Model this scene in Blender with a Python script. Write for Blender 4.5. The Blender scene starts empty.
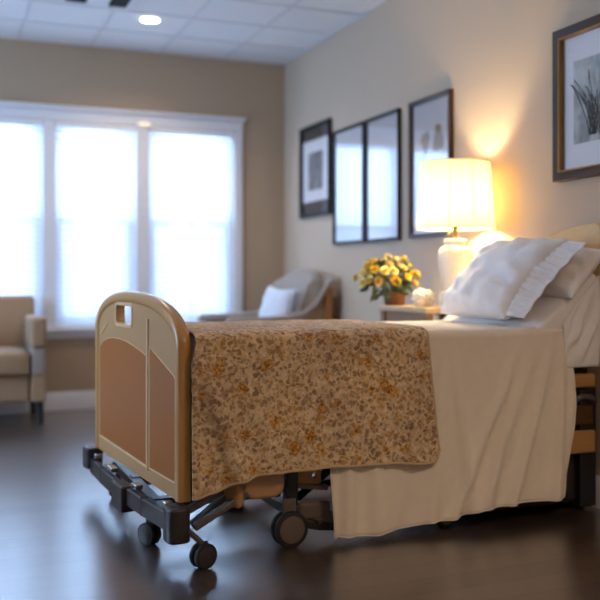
import bpy, bmesh, math, random
from mathutils import Vector, Matrix, noise
random.seed(7)
S = bpy.context.scene
COL = S.collection
PI = math.pi

# ------------------------------------------------------------------ helpers
def lin(r, g, b):
    f = lambda v: (v/255/12.92) if v/255 <= .04045 else ((v/255+.055)/1.055)**2.4
    return (f(r), f(g), f(b), 1)

def tag(o, label=None, cat=None, group=None, kind=None):
    if label: o['label'] = label
    if cat: o['category'] = cat
    if group: o['group'] = group
    if kind: o['kind'] = kind
    return o

def thing(name, label, cat, loc=(0, 0, 0), rz=0, group=None):
    o = bpy.data.objects.new(name, None)
    COL.objects.link(o)
    o.location = loc; o.rotation_euler = (0, 0, rz)
    o.empty_display_size = .1
    return tag(o, label, cat, group)

def obj(name, bm, m, parent=None, smooth=40, bevel=0, segs=2, subsurf=0, solid=0, label=None, offset=0):
    me = bpy.data.meshes.new(name)
    bmesh.ops.recalc_face_normals(bm, faces=bm.faces[:])
    bm.to_mesh(me); bm.free()
    o = bpy.data.objects.new(name, me)
    COL.objects.link(o)
    for mm in (m if isinstance(m, (list, tuple)) else [m]): me.materials.append(mm)
    if smooth:
        me.polygons.foreach_set('use_smooth', [True]*len(me.polygons))
        if smooth < 180: me.set_sharp_from_angle(angle=math.radians(smooth))
    if solid:
        s = o.modifiers.new('solid', 'SOLIDIFY'); s.thickness = solid; s.offset = offset
    if bevel:
        b = o.modifiers.new('bevel', 'BEVEL'); b.width = bevel; b.segments = segs
        b.limit_method = 'ANGLE'; b.angle_limit = math.radians(35); b.harden_normals = False
    if subsurf:
        s = o.modifiers.new('sub', 'SUBSURF'); s.levels = s.render_levels = subsurf
    if parent: o.parent = parent
    if label: o['label'] = label
    return o

def struct(name, bm, m, parent=None, **k):
    o = obj(name, bm, m, parent, **k)
    if parent is None: o['kind'] = 'structure'
    return o

def B(): return bmesh.new()

def box(bm, x0, x1, y0, y1, z0, z1, M=None):
    v = [bm.verts.new((x, y, z)) for x in (x0, x1) for y in (y0, y1) for z in (z0, z1)]
    for q in ((0, 1, 3, 2), (4, 6, 7, 5), (0, 4, 5, 1), (2, 3, 7, 6), (0, 2, 6, 4), (1, 5, 7, 3)):
        bm.faces.new([v[i] for i in q])
    if M is not None:
        for a in v: a.co = M @ a.co
    return bm

def bar(bm, p, q, w, h, up=(0, 0, 1)):
    """rectangular bar from p to q"""
    p, q = Vector(p), Vector(q); d = q-p; L = d.length; d.normalize()
    s = d.cross(Vector(up)).normalized(); u = s.cross(d)
    M = Matrix(((d.x, s.x, u.x, p.x), (d.y, s.y, u.y, p.y), (d.z, s.z, u.z, p.z), (0, 0, 0, 1)))
    return box(bm, 0, L, -w/2, w/2, -h/2, h/2, M)

def tube(bm, pts, r, n=10, cap=True):
    pts = [Vector(p) for p in pts]
    rs = r if isinstance(r, (list, tuple)) else [r]*len(pts)
    rings = []
    ref = None
    for i, p in enumerate(pts):
        d = (pts[min(i+1, len(pts)-1)] - pts[max(i-1, 0)]).normalized()
        if ref is None: ref = Vector((0, 0, 1)) if abs(d.z) < .9 else Vector((1, 0, 0))
        s = d.cross(ref).normalized(); u = s.cross(d); ref = u
        rings.append([bm.verts.new(p + (s*math.cos(a)+u*math.sin(a))*rs[i]) for a in [2*PI*k/n for k in range(n)]])
    for a, b in zip(rings, rings[1:]):
        for k in range(n): bm.faces.new((a[k], a[(k+1) % n], b[(k+1) % n], b[k]))
    if cap:
        bm.faces.new(rings[0][::-1]); bm.faces.new(rings[-1])
    return bm

def lathe(bm, prof, c=(0, 0, 0), n=32, caps=(True, True), M=None):
    rings = []
    for r, z in prof:
        rings.append([bm.verts.new((c[0]+r*math.cos(2*PI*k/n), c[1]+r*math.sin(2*PI*k/n), c[2]+z)) for k in range(n)])
    for a, b in zip(rings, rings[1:]):
        for k in range(n): bm.faces.new((a[k], a[(k+1) % n], b[(k+1) % n], b[k]))
    if caps[0]: bm.faces.new(rings[0][::-1])
    if caps[1]: bm.faces.new(rings[-1])
    if M is not None:
        for r in rings:
            for v in r: v.co = M @ v.co
    return bm

def prism(bm, poly, fn, t0, t1, holes=()):
    """extrude 2-D polygon (with holes) between depths t0,t1; fn(a,b,t)->xyz"""
    loops = [poly] + list(holes)
    tops = []
    for L in loops:
        vs = [bm.verts.new(fn(a, b, t0)) for a, b in L]
        ws = [bm.verts.new(fn(a, b, t1)) for a, b in L]
        for i in range(len(L)):
            j = (i+1) % len(L)
            bm.faces.new((vs[i], vs[j], ws[j], ws[i]))
        tops.append((vs, ws))
    if not holes:
        bm.faces.new(tops[0][0]); bm.faces.new(tops[0][1][::-1])
    else:
        for side in (0, 1):
            ed = []
            for t in tops:
                vs = t[side]
                for i in range(len(vs)):
                    ed.append(bm.edges.get((vs[i], vs[(i+1) % len(vs)])))
            bmesh.ops.triangle_fill(bm, edges=ed, use_beauty=True)
    return bm

def grid(bm, nu, nv, fn, uv=None):
    vs = [[bm.verts.new(fn(i/nu, j/nv)) for j in range(nv+1)] for i in range(nu+1)]
    lay = bm.loops.layers.uv.verify() if uv else None
    for i in range(nu):
        for j in range(nv):
            f = bm.faces.new((vs[i][j], vs[i+1][j], vs[i+1][j+1], vs[i][j+1]))
            if uv:
                for l, (a, b) in zip(f.loops, ((i, j), (i+1, j), (i+1, j+1), (i, j+1))):
                    l[lay].uv = uv(a/nu, b/nv)
    return vs

def nz(x, y, z=0.0): return noise.noise(Vector((x, y, z)))

# ------------------------------------------------------------------ materials
class NT:
    def __init__(s, name):
        s.m = bpy.data.materials.new(name); s.m.use_nodes = True
        s.t = s.m.node_tree; s.t.nodes.clear()
        s.out = s.n('ShaderNodeOutputMaterial')
    def n(s, kind, **k):
        nd = s.t.nodes.new(kind)
        for a, b in k.items(): setattr(nd, a, b)
        return nd
    def l(s, a, b): s.t.links.new(a, b)
    def ramp(s, fac, stops, interp='LINEAR'):
        r = s.n('ShaderNodeValToRGB'); r.color_ramp.interpolation = interp
        e = r.color_ramp.elements
        while len(e) < len(stops): e.new(.5)
        for el, (p, c) in zip(e, stops): el.position = p; el.color = c
        s.l(fac, r.inputs[0]); return r.outputs[0]
    def mix(s, fac, a, b, mode='MIX'):
        m = s.n('ShaderNodeMix', data_type='RGBA', blend_type=mode)
        for sock, v in ((m.inputs[0], fac), (m.inputs[6], a), (m.inputs[7], b)):
            if hasattr(v, 'is_linked'): s.l(v, sock)
            else: sock.default_value = v
        return m.outputs[2]
    def noise(s, scale, detail=3, co=None, rough=.5, dist=0):
        t = s.n('ShaderNodeTexNoise'); t.inputs['Scale'].default_value = scale
        t.inputs['Detail'].default_value = detail; t.inputs['Roughness'].default_value = rough
        t.inputs['Distortion'].default_value = dist
        if co is not None: s.l(co, t.inputs['Vector'])
        return t.outputs[0]
    def bump(s, h, strength=.3, dist=.01):
        b = s.n('ShaderNodeBump'); b.inputs['Strength'].default_value = strength
        b.inputs['Distance'].default_value = dist; s.l(h, b.inputs['Height']); return b.outputs[0]
    def co(s, which='Object'):
        return s.n('ShaderNodeTexCoord').outputs[which]
    def scale(s, v, sc):
        m = s.n('ShaderNodeMapping'); m.inputs['Scale'].default_value = sc; s.l(v, m.inputs[0]); return m.outputs[0]

def pbr(name, col, rough=.5, metal=0, var=0, vscale=8, bump=0, bscale=60, spec=.5, coat=0, sheen=0, stretch=None):
    t = NT(name); p = t.n('ShaderNodeBsdfPrincipled'); t.p = p
    p.inputs['Roughness'].default_value = rough; p.inputs['Metallic'].default_value = metal
    p.inputs['Specular IOR Level'].default_value = spec
    p.inputs['Coat Weight'].default_value = coat; p.inputs['Coat Roughness'].default_value = .15
    p.inputs['Sheen Weight'].default_value = sheen
    co = t.co()
    if stretch: co = t.scale(co, stretch)
    if var:
        f = t.noise(vscale, 4, co)
        a = tuple(c*(1-var) for c in col[:3])+(1,); b = tuple(min(1, c*(1+var)) for c in col[:3])+(1,)
        t.l(t.ramp(f, [(.3, a), (.7, b)]), p.inputs['Base Color'])
    else: p.inputs['Base Color'].default_value = col
    if bump: t.l(t.bump(t.noise(bscale, 3, co), bump, .004), p.inputs['Normal'])
    t.l(p.outputs[0], t.out.inputs[0])
    return t.m

def emit(name, col, st):
    t = NT(name); e = t.n('ShaderNodeEmission'); e.inputs[0].default_value = col; e.inputs[1].default_value = st
    t.l(e.outputs[0], t.out.inputs[0]); return t.m

def translucent(name, col, amount, var=0):
    t = NT(name); d = t.n('ShaderNodeBsdfDiffuse'); r = t.n('ShaderNodeBsdfTranslucent'); m = t.n('ShaderNodeMixShader')
    d.inputs[0].default_value = col; r.inputs[0].default_value = col; m.inputs[0].default_value = amount
    t.l(d.outputs[0], m.inputs[1]); t.l(r.outputs[0], m.inputs[2]); t.l(m.outputs[0], t.out.inputs[0])
    return t.m

def glassy(name, ior=1.5, boost=0.0, rough=0.0):
    t = NT(name); a = t.n('ShaderNodeBsdfTransparent'); g = t.n('ShaderNodeBsdfGlossy'); f = t.n('ShaderNodeFresnel')
    g.inputs['Roughness'].default_value = rough
    gm = t.n('ShaderNodeNewGeometry'); io = t.n('ShaderNodeMix', data_type='FLOAT')   # same reflectance on both faces of the sheet
    io.inputs[2].default_value = ior; io.inputs[3].default_value = 1/ior
    t.l(gm.outputs['Backfacing'], io.inputs[0]); t.l(io.outputs[0], f.inputs[0])
    ad = t.n('ShaderNodeMath', operation='ADD'); ad.use_clamp = True; ad.inputs[1].default_value = boost; t.l(f.outputs[0], ad.inputs[0])
    m = t.n('ShaderNodeMixShader'); t.l(ad.outputs[0], m.inputs[0]); t.l(a.outputs[0], m.inputs[1]); t.l(g.outputs[0], m.inputs[2])
    t.l(m.outputs[0], t.out.inputs[0]); return t.m

M = {}
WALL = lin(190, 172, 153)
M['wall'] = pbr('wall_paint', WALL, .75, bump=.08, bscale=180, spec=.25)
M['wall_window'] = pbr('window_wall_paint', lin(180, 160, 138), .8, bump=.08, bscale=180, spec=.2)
M['trim'] = pbr('white_trim_paint', lin(226, 228, 236), .35)
M['ceiling'] = pbr('ceiling_tile', lin(226, 228, 232), .9, var=.03, vscale=120, bump=.15, bscale=220, spec=.1)
M['tbar'] = pbr('ceiling_grid_metal', lin(206, 208, 216), .5)

def floor_mat():
    t = NT('dark_wood_planks'); p = t.n('ShaderNodeBsdfPrincipled'); co = t.co()
    b = t.n('ShaderNodeTexBrick'); t.l(co, b.inputs[0])
    b.inputs['Scale'].default_value = 1; b.inputs['Brick Width'].default_value = 1.35; b.inputs['Row Height'].default_value = .135
    b.inputs['Mortar Size'].default_value = .0022; b.offset = .37; b.inputs['Bias'].default_value = 0
    b.inputs[1].default_value = (0, 0, 0, 1); b.inputs[2].default_value = (1, 1, 1, 1); b.inputs[3].default_value = (.5, .5, .5, 1)
    g = t.noise(5, 6, t.scale(co, (1.2, 14, 1)), .6, .6)
    base = t.ramp(g, [(.25, lin(42, 32, 28)), (.75, lin(74, 57, 49))])
    tint = t.mix(.3, base, b.outputs[0], 'OVERLAY')
    dark = t.mix(b.outputs['Fac'], tint, lin(24, 15, 11))
    t.l(dark, p.inputs['Base Color'])
    t.l(t.ramp(g, [(.2, (.3, .3, .3, 1)), (.8, (.4, .4, .4, 1))]), p.inputs['Roughness'])
    p.inputs['Specular IOR Level'].default_value = .6
    p.inputs['Coat Weight'].default_value = .9; p.inputs['Coat Roughness'].default_value = .24; p.inputs['Coat IOR'].default_value = 2.5
    t.l(t.bump(b.outputs['Fac'], -.3, .002), p.inputs['Normal'])
    t.l(p.outputs[0], t.out.inputs[0]); return t.m
M['floor'] = floor_mat()
M['glass'] = glassy('window_glass', 1.45)
M['picture_glass'] = glassy('picture_glass', 1.45, 0)
M['mirrorish_glass'] = glassy('reflective_picture_glass', 1.6, .16)
M['slat'] = translucent('blind_slat', lin(246, 248, 252), .55)
M['blind_rail'] = pbr('blind_rail', lin(238, 240, 246), .4)
def screen_mat():
    t = NT('insect_screen'); a = t.n('ShaderNodeBsdfTransparent'); d = t.n('ShaderNodeBsdfDiffuse'); m = t.n('ShaderNodeMixShader')
    d.inputs[0].default_value = lin(120, 128, 138); m.inputs[0].default_value = .30
    t.l(a.outputs[0], m.inputs[1]); t.l(d.outputs[0], m.inputs[2]); t.l(m.outputs[0], t.out.inputs[0]); return t.m
M['screen'] = screen_mat()
M['tan_plastic'] = pbr('tan_moulded_plastic', lin(184, 142, 94), .32, var=.03, vscale=3, spec=.55)
M['rim_plastic'] = pbr('golden_tan_edge', lin(190, 142, 84), .28, spec=.6)
M['panel_wood'] = pbr('brown_laminate', lin(158, 92, 28), .36, var=.04, vscale=2, spec=.35)
M['line'] = pbr('pale_tan_groove', lin(220, 186, 140), .35)
M['black_plastic'] = pbr('black_bumper_plastic', lin(48, 42, 42), .42, bump=.05)
M['black_metal'] = pbr('black_painted_steel', lin(22, 21, 23), .4, spec=.5)
M['grey_metal'] = pbr('grey_painted_steel', lin(96, 92, 92), .38, metal=.3)
M['chrome'] = pbr('bright_steel', lin(215, 220, 228), .22, metal=1)
M['rubber'] = pbr('black_rubber', lin(26, 26, 29), .55)
M['hub'] = pbr('taupe_wheel_hub', lin(98, 84, 76), .5)
M['rail_wood'] = pbr('tan_wood_rail', lin(174, 128, 80), .4, var=.08, stretch=(1, 12, 12))
M['dark_wood'] = pbr('dark_brown_wood', lin(82, 50, 30), .4, var=.12, stretch=(1, 10, 10))
M['headboard'] = pbr('cream_tan_headboard', lin(212, 178, 128), .42, var=.03)
M['white_cotton'] = pbr('white_cotton', lin(236, 232, 232), .85, var=.02, vscale=30, bump=.12, bscale=90, spec=.15, sheen=.1)
M['sheet'] = pbr('cream_sheet', lin(232, 220, 206), .85, var=.02, vscale=25, bump=.15, bscale=70, spec=.15, sheen=.1)
M['binding'] = pbr('beige_binding', lin(196, 170, 136), .8, spec=.2)
M['strap'] = pbr('tan_cloth', lin(172, 134, 96), .85, spec=.2)
M['cover'] = pbr('tan_plastic_cover', lin(178, 138, 104), .5)

def quilt_mat():
    t = NT('floral_quilted_cotton'); p = t.n('ShaderNodeBsdfPrincipled'); uv = t.co('UV')
    warp = t.noise(22, 2, uv)
    wv = t.n('ShaderNodeVectorMath', operation='SCALE'); wv.inputs['Scale'].default_value = .045
    nt = t.n('ShaderNodeTexNoise'); nt.inputs['Scale'].default_value = 24; t.l(uv, nt.inputs['Vector']); t.l(nt.outputs['Color'], wv.inputs[0])
    ad = t.n('ShaderNodeVectorMath', operation='ADD'); t.l(uv, ad.inputs[0]); t.l(wv.outputs[0], ad.inputs[1]); uvw = ad.outputs[0]
    def spots(scale, r, seed):
        m = t.n('ShaderNodeMapping'); m.inputs['Location'].default_value = (seed, seed*.7, 0); t.l(uvw, m.inputs[0])
        v = t.n('ShaderNodeTexVoronoi'); v.inputs['Scale'].default_value = scale; t.l(m.outputs[0], v.inputs['Vector'])
        mask = t.ramp(v.outputs['Distance'], [(r-.16, (1, 1, 1, 1)), (r+.06, (0, 0, 0, 1))])
        return mask, v.outputs['Color'], v.outputs['Distance']
    ground = t.ramp(t.noise(38, 3, uv), [(.32, lin(214, 190, 160)), (.72, lin(240, 222, 196))])
    # grey-brown leaves
    m1, c1, d1 = spots(58, .56, 0)
    sep = t.n('ShaderNodeSeparateColor'); t.l(c1, sep.inputs[0])
    leafcol = t.ramp(sep.outputs[0], [(0, lin(150, 124, 106)), (.28, lin(178, 152, 130)), (.48, lin(188, 144, 84)), (.62, lin(216, 196, 168)), (.86, lin(122, 98, 86))], 'CONSTANT')
    vein = t.ramp(d1, [(.1, (1, 1, 1, 1)), (.26, (.72, .72, .72, 1))])
    leafcol = t.mix(.5, leafcol, vein, 'MULTIPLY')
    col = t.mix(t.ramp(m1, [(0, (0, 0, 0, 1)), (1, (.8, .8, .8, 1))]), ground, leafcol)
    # golden flowers in clusters
    m2, c2, d2 = spots(15, .42, 3.3)
    cl = t.ramp(t.noise(7, 1, uv), [(.48, (0, 0, 0, 1)), (.56, (1, 1, 1, 1))])
    petal = t.ramp(t.noise(85, 2, uvw), [(.36, lin(140, 88, 36)), (.5, lin(196, 146, 72)), (.66, lin(226, 196, 148))])
    f2 = t.mix(1, m2, cl, 'MULTIPLY')
    col = t.mix(f2, col, petal)
    m3, c3, d3 = spots(88, .3, 6.1)
    col = t.mix(.55, col, t.mix(m3, col, lin(120, 96, 76)))
    tone = t.ramp(t.noise(4.5, 2, uv), [(.38, lin(228, 212, 196)), (.5, lin(246, 236, 222)), (.62, lin(252, 236, 206))])
    col = t.mix(.8, col, tone, 'MULTIPLY')
    t.l(col, p.inputs['Base Color']); p.inputs['Roughness'].default_value = .85; p.inputs['Specular IOR Level'].default_value = .15
    p.inputs['Sheen Weight'].default_value = .15
    qv = t.n('ShaderNodeTexVoronoi', feature='SMOOTH_F1'); qv.inputs['Scale'].default_value = 30; t.l(uvw, qv.inputs['Vector'])
    inv = t.n('ShaderNodeMath', operation='MULTIPLY'); inv.inputs[1].default_value = -1; t.l(qv.outputs['Distance'], inv.inputs[0])
    t.l(t.bump(inv.outputs[0], .55, .012), p.inputs['Normal'])
    t.l(p.outputs[0], t.out.inputs[0]); return t.m
M['quilt'] = quilt_mat()

M['frame_black'] = pbr('black_frame', lin(30, 25, 25), .5, spec=.3)
M['frame_brown'] = pbr('dark_walnut_frame', lin(60, 38, 26), .4, var=.15, stretch=(1, 12, 1), spec=.4)
M['frame_gold'] = pbr('gilt_lip', lin(150, 108, 54), .35, metal=.6)  # gold tone stands for lamplight caught on the frame edge
M['mat_white'] = pbr('white_mat_board', lin(226, 226, 232), .8)
M['mat_dark'] = pbr('charcoal_mat', lin(44, 42, 46), .6)
M['paper'] = pbr('pale_print_paper', lin(226, 228, 238), .8, var=.02)
def art_mat(name, stops, scale, dist, stretch=(1, 1, 1)):
    t = NT(name); p = t.n('ShaderNodeBsdfPrincipled'); p.inputs['Roughness'].default_value = .8
    t.l(t.ramp(t.noise(scale, 5, t.scale(t.co(), stretch), .6, dist), stops), p.inputs['Base Color'])
    t.l(p.outputs[0], t.out.inputs[0]); return t.m
M['art_grey'] = art_mat('grey_wash_drawing', [(.3, lin(120, 122, 126)), (.46, lin(160, 162, 164)), (.6, lin(192, 194, 194)), (.8, lin(212, 212, 212))], 9, 1.2, (1, 1, .6))
M['art_dark'] = art_mat('charcoal_drawing', [(.3, lin(70, 74, 80)), (.5, lin(126, 130, 136)), (.72, lin(186, 190, 196))], 7, 1.5, (1, 1.6, .5))
M['ink'] = pbr('dark_grey_ink', lin(66, 70, 74), .8)
M['sepia'] = pbr('sepia_ink', lin(150, 122, 98), .8, var=.3, vscale=40)
M['upholstery'] = pbr('greige_upholstery', lin(150, 140, 132), .85, var=.03, vscale=40, bump=.15, bscale=150, spec=.15, sheen=.2)
M['upholstery_tan'] = pbr('tan_upholstery', lin(156, 130, 104), .85, var=.03, vscale=40, bump=.15, bscale=150, spec=.15, sheen=.2)
M['chair_wood'] = pbr('honey_wood', lin(170, 112, 58), .4, var=.12, stretch=(6, 6, 1))
M['chair_leg'] = pbr('black_stained_wood', lin(28, 22, 22), .4)
M['cushion'] = pbr('pale_blue_cushion', lin(206, 214, 228), .85, bump=.1, bscale=150, spec=.15, sheen=.2)
M['ceramic'] = None
def ceramic_mat():
    t = NT('white_basketweave_ceramic'); p = t.n('ShaderNodeBsdfPrincipled'); uv = t.co('UV')
    p.inputs['Base Color'].default_value = lin(232, 224, 210); p.inputs['Roughness'].default_value = .3
    ck = t.n('ShaderNodeTexChecker'); ck.inputs['Scale'].default_value = 1; t.l(t.scale(uv, (30, 16, 1)), ck.inputs[0])
    b = t.n('ShaderNodeTexBrick'); t.l(t.scale(uv, (30, 16, 1)), b.inputs[0]); b.inputs['Scale'].default_value = 1
    b.inputs['Brick Width'].default_value = 1; b.inputs['Row Height'].default_value = 1; b.inputs['Mortar Size'].default_value = .12; b.inputs['Mortar Smooth'].default_value = 1
    t.l(t.mix(b.outputs['Fac'], lin(236, 229, 216), lin(196, 182, 160)), p.inputs['Base Color'])
    t.l(t.bump(b.outputs['Fac'], -.6, .006), p.inputs['Normal'])
    t.l(p.outputs[0], t.out.inputs[0]); return t.m
M['ceramic'] = ceramic_mat()
M['glaze'] = pbr('white_glaze', lin(236, 230, 218), .3)
M['shade'] = translucent('pleated_lamp_shade', lin(238, 214, 170), .3)
M['shade_trim'] = pbr('cream_shade_trim', lin(238, 222, 190), .7)
M['brass'] = pbr('dark_brass', lin(92, 80, 52), .4, metal=.7)
M['bulb'] = emit('warm_bulb', (1, .74, .42, 1), 30)
M['table_wood'] = pbr('light_oak', lin(196, 168, 130), .4, var=.08, stretch=(2, 14, 2))
M['table_leg'] = pbr('brown_oak', lin(140, 104, 72), .45, var=.1, stretch=(10, 10, 1))
M['basket'] = pbr('brown_wicker', lin(122, 84, 56), .8, var=.3, vscale=60, bump=.6, bscale=90)
M['petal_yellow'] = pbr('yellow_petal', lin(246, 206, 70), .6, var=.1, vscale=30)
M['petal_cream'] = pbr('cream_petal', lin(246, 226, 150), .6, var=.1, vscale=30)
M['petal_peach'] = pbr('peach_petal', lin(238, 200, 120), .6, var=.1, vscale=30)
M['leaf'] = pbr('dark_green_leaf', lin(84, 96, 62), .5, var=.35, vscale=20)
M['tissue'] = pbr('cream_tissue', lin(240, 230, 214), .9)
M['disc'] = emit('lit_diffuser', (1, .96, .9, 1), 8)
M['puck'] = emit('warm_lit_lens', (1, .86, .66, 1), .42)  # emission imitates a warm reflection on the casing
M['vent_dark'] = pbr('vent_dark', lin(40, 42, 48), .6)

# ------------------------------------------------------------------ setting
XR, YB, ZC, XL, YF = 2.837, 7.594, 2.97, -2.3, -1.6
T = .14
struct('floor', box(B(), XL-T, XR+T, YF-T, YB+T, -.1, 0), M['floor'])
struct('ceiling', box(B(), XL-T, XR+T, YF-T, YB+T, ZC+.005, ZC+.12), M['ceiling'])
bm = B()
y = 7.594-.548
while y > YF: box(bm, XL, XR, y-.012, y+.012, ZC, ZC+.02); y -= .548
x = 2.278
while x > XL: box(bm, x-.012, x+.012, YF, YB, ZC+.001, ZC+.02); x -= .5685
for a in ((XR-.022, XR, YF, YB), (XL, XR, YB-.022, YB), (XL, XL+.022, YF, YB)): box(bm, *a, ZC-.001, ZC+.02)
g = obj('ceiling_grid', bm, M['tbar'], bpy.data.objects['ceiling'], smooth=0)
struct('wall_right', box(B(), XR, XR+T, YF-T, YB+T, 0, ZC+.02), M['wall'])
LY0, LY1, LZ0, LZ1 = 4.4, 6.8, .66, 2.46           # uncovered window in the left wall, unseen, added for extra daylight
bm = B()
box(bm, XL-T, XL, YF-T, LY0, 0, ZC+.02); box(bm, XL-T, XL, LY1, YB+T, 0, ZC+.02)
box(bm, XL-T, XL, LY0, LY1, 0, LZ0); box(bm, XL-T, XL, LY0, LY1, LZ1, ZC+.02)
struct('wall_left', bm, M['wall'], smooth=0)
struct('wall_front', box(B(), XL, XR, YF-T, YF, 0, ZC+.02), M['wall'])
WX0, WX1, WZ0, WZ1 = .11, 2.37, .66, 2.34
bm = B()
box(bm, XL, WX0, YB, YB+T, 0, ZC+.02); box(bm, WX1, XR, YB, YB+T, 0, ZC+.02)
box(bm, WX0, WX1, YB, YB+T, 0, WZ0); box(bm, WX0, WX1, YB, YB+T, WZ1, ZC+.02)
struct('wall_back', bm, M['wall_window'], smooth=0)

def baseboard(name, p, q, n):
    p, q, n = Vector(p), Vector(q), Vector(n); bm = B()
    prof = [(0, 0), (.018, 0), (.018, .118), (.012, .13), (.008, .146), (0, .146)]
    vs = [[bm.verts.new(a + n*d + Vector((0, 0, z))) for d, z in prof] for a in (p, q)]
    k = len(prof)
    for i in range(k): bm.faces.new((vs[0][i], vs[0][(i+1) % k], vs[1][(i+1) % k], vs[1][i]))
    bm.faces.new(vs[0]); bm.faces.new(vs[1][::-1])
    struct(name, bm, M['trim'], smooth=30)
baseboard('baseboard_back', (XL, YB, 0), (XR, YB, 0), (0, -1, 0))
baseboard('baseboard_right', (XR, YB-.018, 0), (XR, YF, 0), (-1, 0, 0))
baseboard('baseboard_left', (XL, YB-.018, 0), (XL, YF, 0), (1, 0, 0))

# window casing: head with crown, side casings, stool and apron
bm = B()
box(bm, WX0-.07, WX1+.07, YB-.022, YB, WZ1, WZ1+.08)
box(bm, WX0-.078, WX1+.078, YB-.034, YB, WZ1+.08, WZ1+.098)
box(bm, WX0-.09, WX1+.09, YB-.055, YB, WZ1+.098, WZ1+.122)
struct('trim_1', bm, M['trim'], bevel=.004)
bm = B()
box(bm, WX0-.07, WX0, YB-.022, YB, WZ0, WZ1); box(bm, WX1, WX1+.07, YB-.022, YB, WZ0, WZ1)
struct('trim_2', bm, M['trim'], bevel=.004)
bm = B()
box(bm, WX0-.09, WX1+.09, YB-.06, YB+.05, WZ0-.025, WZ0); box(bm, WX0-.07, WX1+.07, YB-.02, YB, WZ0-.08, WZ0-.025)
struct('trim_3', bm, M['trim'], bevel=.004)
bm = B()
MULL = [(.765, .86), (1.515, 1.622)]
for a, b in MULL: box(bm, a, b, YB-.016, YB+.1, WZ0, WZ1)
struct('trim_4', bm, M['trim'], bevel=.004)

ZM = 1.535
UNITS = [(WX0, .765), (.86, 1.515), (1.622, WX1)]
blab = ['white venetian blind over the window section cut off at the left edge',
        'white venetian blind over the middle window section above the arched bed footboard',
        'white venetian blind over the right window section beside the beige corner wall']
for i, (a, b) in enumerate(UNITS):
    w = thing(f'window_{i+1}', None, None, ((a+b)/2, YB+.07, WZ0)); w['kind'] = 'structure'
    cx, hw, H = 0, (b-a)/2, WZ1-WZ0
    zm = ZM-WZ0
    bm = B()
    for s in (-1, 1): box(bm, min(s*hw, s*(hw-.03)), max(s*hw, s*(hw-.03)), -.02, .06, 0, H)
    box(bm, -hw+.03, hw-.03, -.02, .06, 0, .03); box(bm, -hw+.03, hw-.03, -.02, .06, H-.03, H)
    obj('window_frame', bm, M['trim'], w, bevel=.003)
    for nm, z0, z1, yo in (('upper_sash', zm-.02, H-.03, .035), ('lower_sash', .03, zm+.02, .005)):
        bm = B(); q = hw-.03
        box(bm, -q, -q+.04, yo-.012, yo+.012, z0, z1); box(bm, q-.04, q, yo-.012, yo+.012, z0, z1)
        box(bm, -q+.04, q-.04, yo-.012, yo+.012, z0, z0+.045); box(bm, -q+.04, q-.04, yo-.012, yo+.012, z1-.045, z1)
        sa = obj(nm, bm, M['trim'], w, bevel=.003)
        obj('pane', box(B(), -q+.036, q-.036, yo-.003, yo+.003, z0+.04, z1-.04), M['glass'], sa, smooth=0)
    obj('insect_screen', box(B(), -hw+.03, hw-.03, .054, .056, .03, zm), M['screen'], w, smooth=0)
    # blind
    bl = thing('venetian_blind', blab[i], 'blind', ((a+b)/2, YB+.012, WZ0), group='venetian blinds in the window')
    q = hw-.006
    obj('headrail', box(B(), -q, q, -.026, .026, H-.05, H-.002), M['blind_rail'], bl, bevel=.004)
    obj('bottom_rail', box(B(), -q, q, -.024, .024, .006, .024), M['blind_rail'], bl, bevel=.004)
    bm = B(); z = .05; tilt = math.radians(-58)
    while z < H-.06:
        R_ = Matrix.Translation((0, 0, z)) @ Matrix.Rotation(-tilt, 4, 'X')
        vs = []
        for yy, zz in ((-.025, 0), (-.009, .0028), (.009, .0028), (.025, 0)):
            vs.append((bm.verts.new(R_ @ Vector((-q, yy, zz))), bm.verts.new(R_ @ Vector((q, yy, zz)))))
        for (c0, c1), (d0, d1) in zip(vs, vs[1:]): bm.faces.new((c0, c1, d1, d0))
        z += .047
    obj('slats', bm, M['slat'], bl, smooth=0, solid=.0015)
    for xx in (-.62*hw, -.05*hw, .62*hw):
        bm = B()
        for yy in (-.027, .027): box(bm, xx-.0022, xx+.0022, yy-.001, yy+.001, .015, H-.04)
        obj('ladder_cord', bm, M['blind_rail'], bl, smooth=0)

w = thing('window_4', None, None, (XL-.07, (LY0+LY1)/2, LZ0)); w['kind'] = 'structure'  # added out of view to bring in more daylight
q, H = (LY1-LY0)/2, LZ1-LZ0
bm = B(); box(bm, -.03, .03, -q, -q+.05, 0, H); box(bm, -.03, .03, q-.05, q, 0, H)
box(bm, -.03, .03, -q+.05, q-.05, 0, .05); box(bm, -.03, .03, -q+.05, q-.05, H-.05, H); box(bm, -.03, .03, -.03, .03, .05, H-.05)
obj('window_frame', bm, M['trim'], w, bevel=.003)
for a, b in ((-q+.045, -.025), (.025, q-.045)): obj('pane', box(B(), -.003, .003, a, b, .045, H-.045), M['glass'], w, smooth=0)
bm = B(); box(bm, XL, XL+.022, LY0-.07, LY0, LZ0-.08, LZ1+.07); box(bm, XL, XL+.022, LY1, LY1+.07, LZ0-.08, LZ1+.07)
box(bm, XL, XL+.022, LY0, LY1, LZ1, LZ1+.07); box(bm, XL, XL+.022, LY0, LY1, LZ0-.08, LZ0)
struct('trim_5', bm, M['trim'], bevel=.004)

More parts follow.
